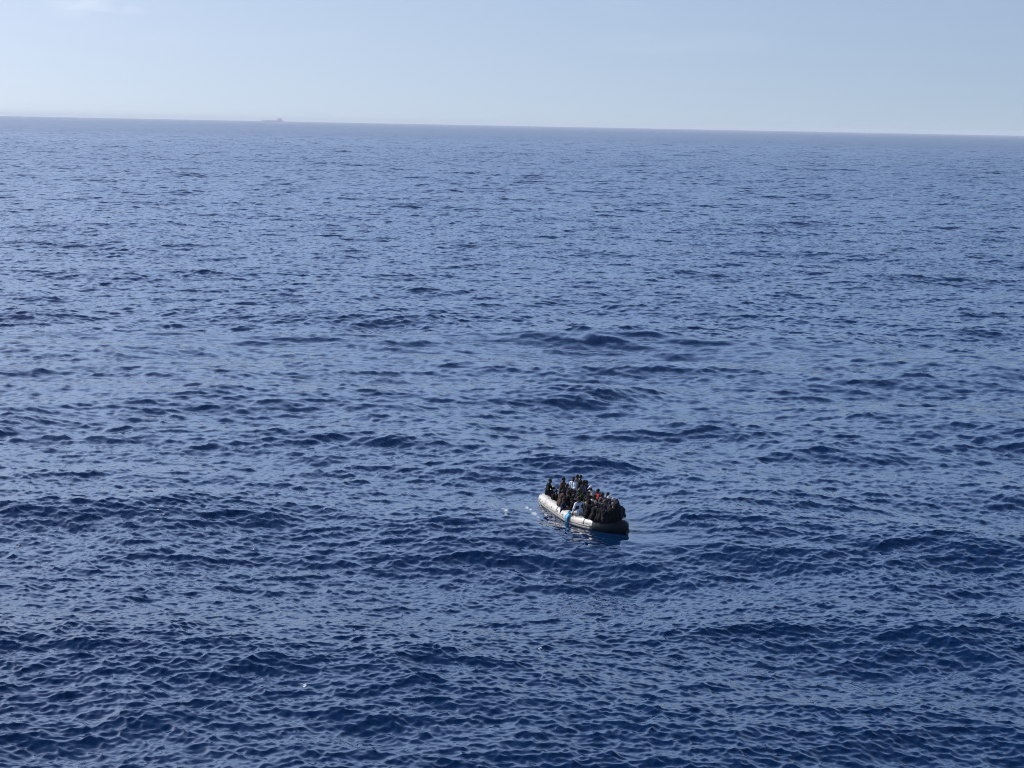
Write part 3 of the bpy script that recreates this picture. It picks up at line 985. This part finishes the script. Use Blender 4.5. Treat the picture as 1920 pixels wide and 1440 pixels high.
# head pixel, head height, facing, pose, (top), trousers, headwear, label, options
PEOPLE = [
 (1031.5, 901, 1.23, 75, 'tube', ('jacket', BLACK), COAL, ('hair', 'hood'), 'person in black jacket alone on the tube at the far left tip', {'hands': (( -.05, .42, .35), (.30, .30, .22)), 'turn': -20}),
 (1058.5, 898, 1.25, 60, 'tube', ('jacket', BROWN), COAL, ('hair',), 'person in dark brown jacket stretching one arm left towards the person on the left tip', {'hands': ((-.35, .42, .42), None), 'turn': 30, 'lean': 8, 'at': (0.05, 1.05)}),
 (1075, 897, 1.44, -50, 'perch', ('shirt', WHITE), COAL, ('hair',), 'person in long-sleeved white shirt high at the left end, one elbow out', {'long': 1, 'hands': ((.05, .22, .18), (.25, .22, .02)), 'skin': 1, 'turn': 20, 'lean': 8}),
 (1082.5, 895, 1.36, 170, 'perch', ('jacket', GREYD), COAL, ('hair',), 'person whose dark head shows between the white shirt and the tallest black jacket', {'skin': 1}),
 (1088.3, 894.5, 1.45, 100, 'perch', ('coat', BLACK), BLACK, ('hair',), 'tallest person at the far end, in a bulky black coat right of the white shirt', {'turn': 50, 'skin': 2, 'lean': 6}),
 (1099.5, 904.5, 1.30, 120, 'tube', ('jacket', BLACK), BLACK, ('hair',), 'person in black, lower and just right of the tallest black coat', {}),
 (1107.5, 913.5, 1.24, -70, 'tube', ('shirt', GREY), GREYD, ('cap',), 'person in pale grey shirt and white cap on the far tube', {'long': 1, 'hat': (.72, .73, .75), 'turn': -30}),
 (1120.7, 919.5, 1.25, -90, 'tube', ('shirt', MAROON), COAL, ('hair',), 'person wearing the red life vest on the far side', {'vest': RED, 'long': 1, 'skin': 1, 'turn': -35}),
 (1129.5, 927, 1.18, -60, 'tube', ('jacket', GREYD), COAL, ('hair',), 'person in dark grey jacket directly right of the red life vest', {}),
 (1139.5, 926.5, 1.27, -80, 'tube', ('jacket', COAL), COAL, ('hair',), 'bare-headed person on the far tube behind the cream beanie', {'skin': 1}),
 (1141, 934.5, 1.14, -100, 'crouch', ('jacket', OLIVE), COAL, ('beanie',), 'person in olive jacket and cream beanie near the right end', {'hat': (.66, .62, .52)}),
 (1149.5, 937, 1.16, -60, 'crouch', ('jacket', BROWN), COAL, ('scarf',), 'person with pale lilac headscarf left of the last black jackets', {'hat': (.48, .45, .52)}),
 (1155.5, 939, 1.22, -95, 'tube', ('jacket', BLACK), BLACK, ('hair',), 'person with bare dark head, rearmost on the far tube near the bow', {'turn': -20}),
 (1158, 944.5, 1.12, -130, 'crouch', ('jacket', COAL), COAL, ('cap',), 'person in a pink-grey cap at the right edge of the crowd', {'hat': (.45, .36, .38)}),
 (1086.5, 918.5, 1.10, -70, 'crouch', ('jacket', OLIVE), COAL, ('hood_up',), 'person under a raised olive hood in the middle, below the tall black coat', {}),
 (1090.5, 929.5, 1.22, -160, 'tube', ('shirt', WHITE), BEIGE, ('hair',), 'person on the near tube in white top and beige trousers', {'skin': 1, 'long': 1, 'seat': (1086, 965), 'lean': 6, 'vest': COAL, 'shoe_col': (.6, .6, .6), 'shoes': True}),
 (1098.5, 936, 1.16, 100, 'tube', ('coat', BLACK), BLACK, ('hood_up',), 'person hunched under a round black hood right of the white top', {'seat': (1099, 970)}),
 (1110, 940, 1.10, 140, 'crouch', ('jacket', COAL), COAL, ('beanie',), 'person in charcoal jacket and white beanie above the bright bend of the tube', {'hat': (.72, .72, .66)}),
 (1116.5, 942.5, 1.05, -120, 'crouch', ('jacket', BROWN), COAL, ('scarf',), 'person with tan headscarf beside the white beanie', {'hat': (.34, .22, .15)}),
 (1082.7, 932, 1.08, 110, 'crouch', ('jacket', MAROON), COAL, ('hair',), 'person in maroon jacket left of the white top', {'skin': 2}),
 (1077.5, 930, 1.05, 120, 'crouch', ('jacket', SAGE), COAL, ('hair',), 'person in pale sage green jacket left of the maroon one', {}),
 (1070.5, 919, 1.12, -100, 'crouch', ('shirt', (.10, .02, .02)), BLACK, ('hair',), 'person in dark red shirt sitting under the white shirt', {'long': 1}),
 (1062.5, 915.5, 1.18, -110, 'perch', ('jacket', COAL), COAL, ('hair',), 'person in charcoal jacket leaning on folded arms left of the dark red shirt', {'skin': 0, 'lean': 30}),
 (1052.5, 919, 1.14, 110, 'tube', ('jacket', BROWN), BROWN, ('hair',), 'person in brown with knees drawn up at the left part of the near tube', {'seat': (1049, 948), 'lean': 18}),
 (1063, 925, 1.12, -172, 'tube', ('jacket', BLACK), COAL, ('hair',), 'person on the near tube with a white stripe down the trousers', {'seat': (1069, 953), 'stripe': 0, 'shoes': True, 'shoe_col': (.65, .65, .65), 'lean': 26, 'feet': ((-.12, .40, .25), (.12, .30, 0))}),
 (1095, 912, 1.18, -60, 'perch', ('jacket', NAVY), COAL, ('hair',), 'person in navy jacket in the middle, below the lower black figure', {}),
 (1103, 925, 1.08, -50, 'crouch', ('jacket', COAL), COAL, ('cap',), 'person in dark jacket and black cap left of the red life vest', {'hat': (.02, .02, .025)}),
 (1126, 938, 1.05, 170, 'crouch', ('jacket', GREYD), COAL, ('hair',), 'person in grey jacket in the centre, below the red life vest', {}),
 (1134, 941, 1.04, -160, 'crouch', ('jacket', BROWN), COAL, ('scarf',), 'person with brown headscarf below the cream beanie', {'hat': (.12, .08, .06)}),
 (1108, 952, 1.20, 95, 'tube', ('coat', BLACK), BLACK, ('hair', 'hood'), 'person in black coat on the bright slanting tube, back to the camera', {'seat': (1110, 974), 'lean': 22}),
 (1120, 952, 1.20, 120, 'tube', ('coat', BLACK), BLACK, ('hood_up',), 'hooded person in black, first of the row on the shaded bow tube', {'seat': (1122, 977), 'lean': 24}),
 (1132, 952, 1.18, 165, 'tube', ('jacket', COAL), BLACK, ('hood_up',), 'hooded person in charcoal, second of the row on the shaded bow tube', {'seat': (1134, 978.5), 'lean': 26}),
 (1145, 954, 1.18, 180, 'tube', ('coat', BLACK), BLACK, ('hair', 'hood'), 'bare-headed person in black, third of the row on the shaded bow tube', {'seat': (1147, 979), 'lean': 24}),
 (1160, 950, 1.20, -150, 'tube', ('coat', BLACK), BLACK, ('hood_up',), 'hooded person in black at the right end of the bow row', {'seat': (1159, 978), 'lean': 18}),
 (1164, 946, 1.20, -120, 'tube', ('coat', COAL), BLACK, ('hood_up',), 'person in a charcoal hood on the far bow corner, right edge of the crowd', {'seat': (1163, 972), 'lean': 14}),
 (1094, 942, 1.0, 90, 'crouch', ('jacket', KHAKI), OLIVE, ('hair',), 'person in khaki jacket crouching low between white top and black hood', {'at': (5.15, 0.72)}),
 (1150, 946, 1.06, 150, 'crouch', ('jacket', BLACK), COAL, ('beanie',), 'person in black jacket and grey beanie just behind the bow row', {'hat': (.16, .16, .17)}),
 (1143, 944, 1.05, 130, 'crouch', ('jacket', NAVY), COAL, ('hood_up',), 'person under a navy hood in the middle of the bow crowd', {}),
 (1073, 938, 1.0, -120, 'floor', ('jacket', BLACK), COAL, ('beanie',), 'person low inside the near tube in black beanie, behind the white trouser stripe', {'hat': (.015, .015, .02)}),
 (1043, 921, 0.98, 150, 'floor', ('jacket', BLACK), BLACK, ('hair',), 'person in black sitting low on the floor right below the white bag', {'skin': 1}),
 (1058, 937, 0.98, 60, 'floor', ('jacket', NAVY), COAL, ('hair',), 'person in navy jacket low on the floor at the left part of the near tube', {}),
 (1115, 931, 1.10, -90, 'crouch', ('jacket', COAL), COAL, ('hair',), 'person in charcoal jacket straight below the red life vest, facing the camera', {}),
]
for i, sp in enumerate(PEOPLE):
    r = build_person(sp, i)
    if os.environ.get('DBG'):
        d = r.location - BO
        print('P%d u %.2f v %.2f z %.2f %s' % (i, d.dot(BU), d.dot(BV), r.location.z, sp[4]))

# white bag between the two people at the left end
bag = empty('bag', bw(0.0, 0.62, TZ + TR + .015), 'white plastic bag between the two people at the left end', 'bag')
bm = bmesh.new()
ellipsoid(bm, (0, 0, .17), (.17, .13, .17))
capsule(bm, (0, 0, .26), .10, (.02, 0, .38), .035)
link('sack', merged(bm, .018, 'sack', .035, 8, 5), cloth((.72, .74, .76)), bag)
bm = bmesh.new()
ellipsoid(bm, (.03, 0, .41), (.06, .03, .045))
link('tied_neck', merged(bm, .012, 'tied_neck', .012, 30, 5), cloth((.72, .74, .76)), bag)

# pale inner tube lying by the legs on the near side
# ---------------------------------------------------------------- the ship on the horizon
def build_ship():
    R = 25000.0
    cx = (505 - 960) / F_PX
    c = Vector((cx * R, R, 0.0))
    o = empty('cargo_ship', c, 'faint grey cargo ship far off on the horizon, towards the left', 'ship', 0.0)
    o.scale = (1.6, 1.6, 1.9)
    hullm = noisy(principled('ship_hull', (0.75, 0.76, 0.82), .6), .05)
    white = noisy(principled('ship_white', (0.80, 0.78, 0.82), .6), .1)
    bm = bmesh.new()
    prof = [(-78, 0), (-74, 9.5), (-66, 9.0), (-60, 7.5), (60, 7.5), (70, 8.5), (76, 8.5), (74, 0)]
    for yy in (-11, 11): pass
    f = [bm.verts.new((x, -11 if abs(x) < 62 else -5, z)) for x, z in prof]
    b = [bm.verts.new((x, 11 if abs(x) < 62 else 5, z)) for x, z in prof]
    bm.faces.new(f); bm.faces.new(list(reversed(b)))
    for i in range(len(prof)):
        j = (i + 1) % len(prof)
        bm.faces.new((f[i], b[i], b[j], f[j]))
    link('hull', bm_mesh(bm, 'hull', False), hullm, o)
    bm = bmesh.new()
    box(bm, (50, 0, 11.0), (30, 18, 7), bevel=.4)
    box(bm, (50, 0, 16.5), (20, 16, 4), bevel=.3)
    box(bm, (47, 0, 20.2), (11, 20, 3.4), bevel=.3)
    link('superstructure', bm_mesh(bm, 'superstructure', False), white, o)
    bm = bmesh.new()
    bmesh.ops.create_cone(bm, cap_ends=True, segments=16, radius1=2.6, radius2=2.1, depth=8, matrix=Matrix.Translation((60, 0, 18)))
    link('funnel', bm_mesh(bm, 'funnel', False), white, o)
    for x, h in ((-66, 9), (-30, 6), (0, 6), (28, 6)):
        bm = bmesh.new()
        capsule(bm, (x, 0, 7), .5, (x, 0, 7 + h), .3)
        capsule(bm, (x, 0, 7 + h * .7), .3, (x + 6, 0, 7 + h), .25)
        link('mast', bm_mesh(bm, 'mast'), white, o)
build_ship()
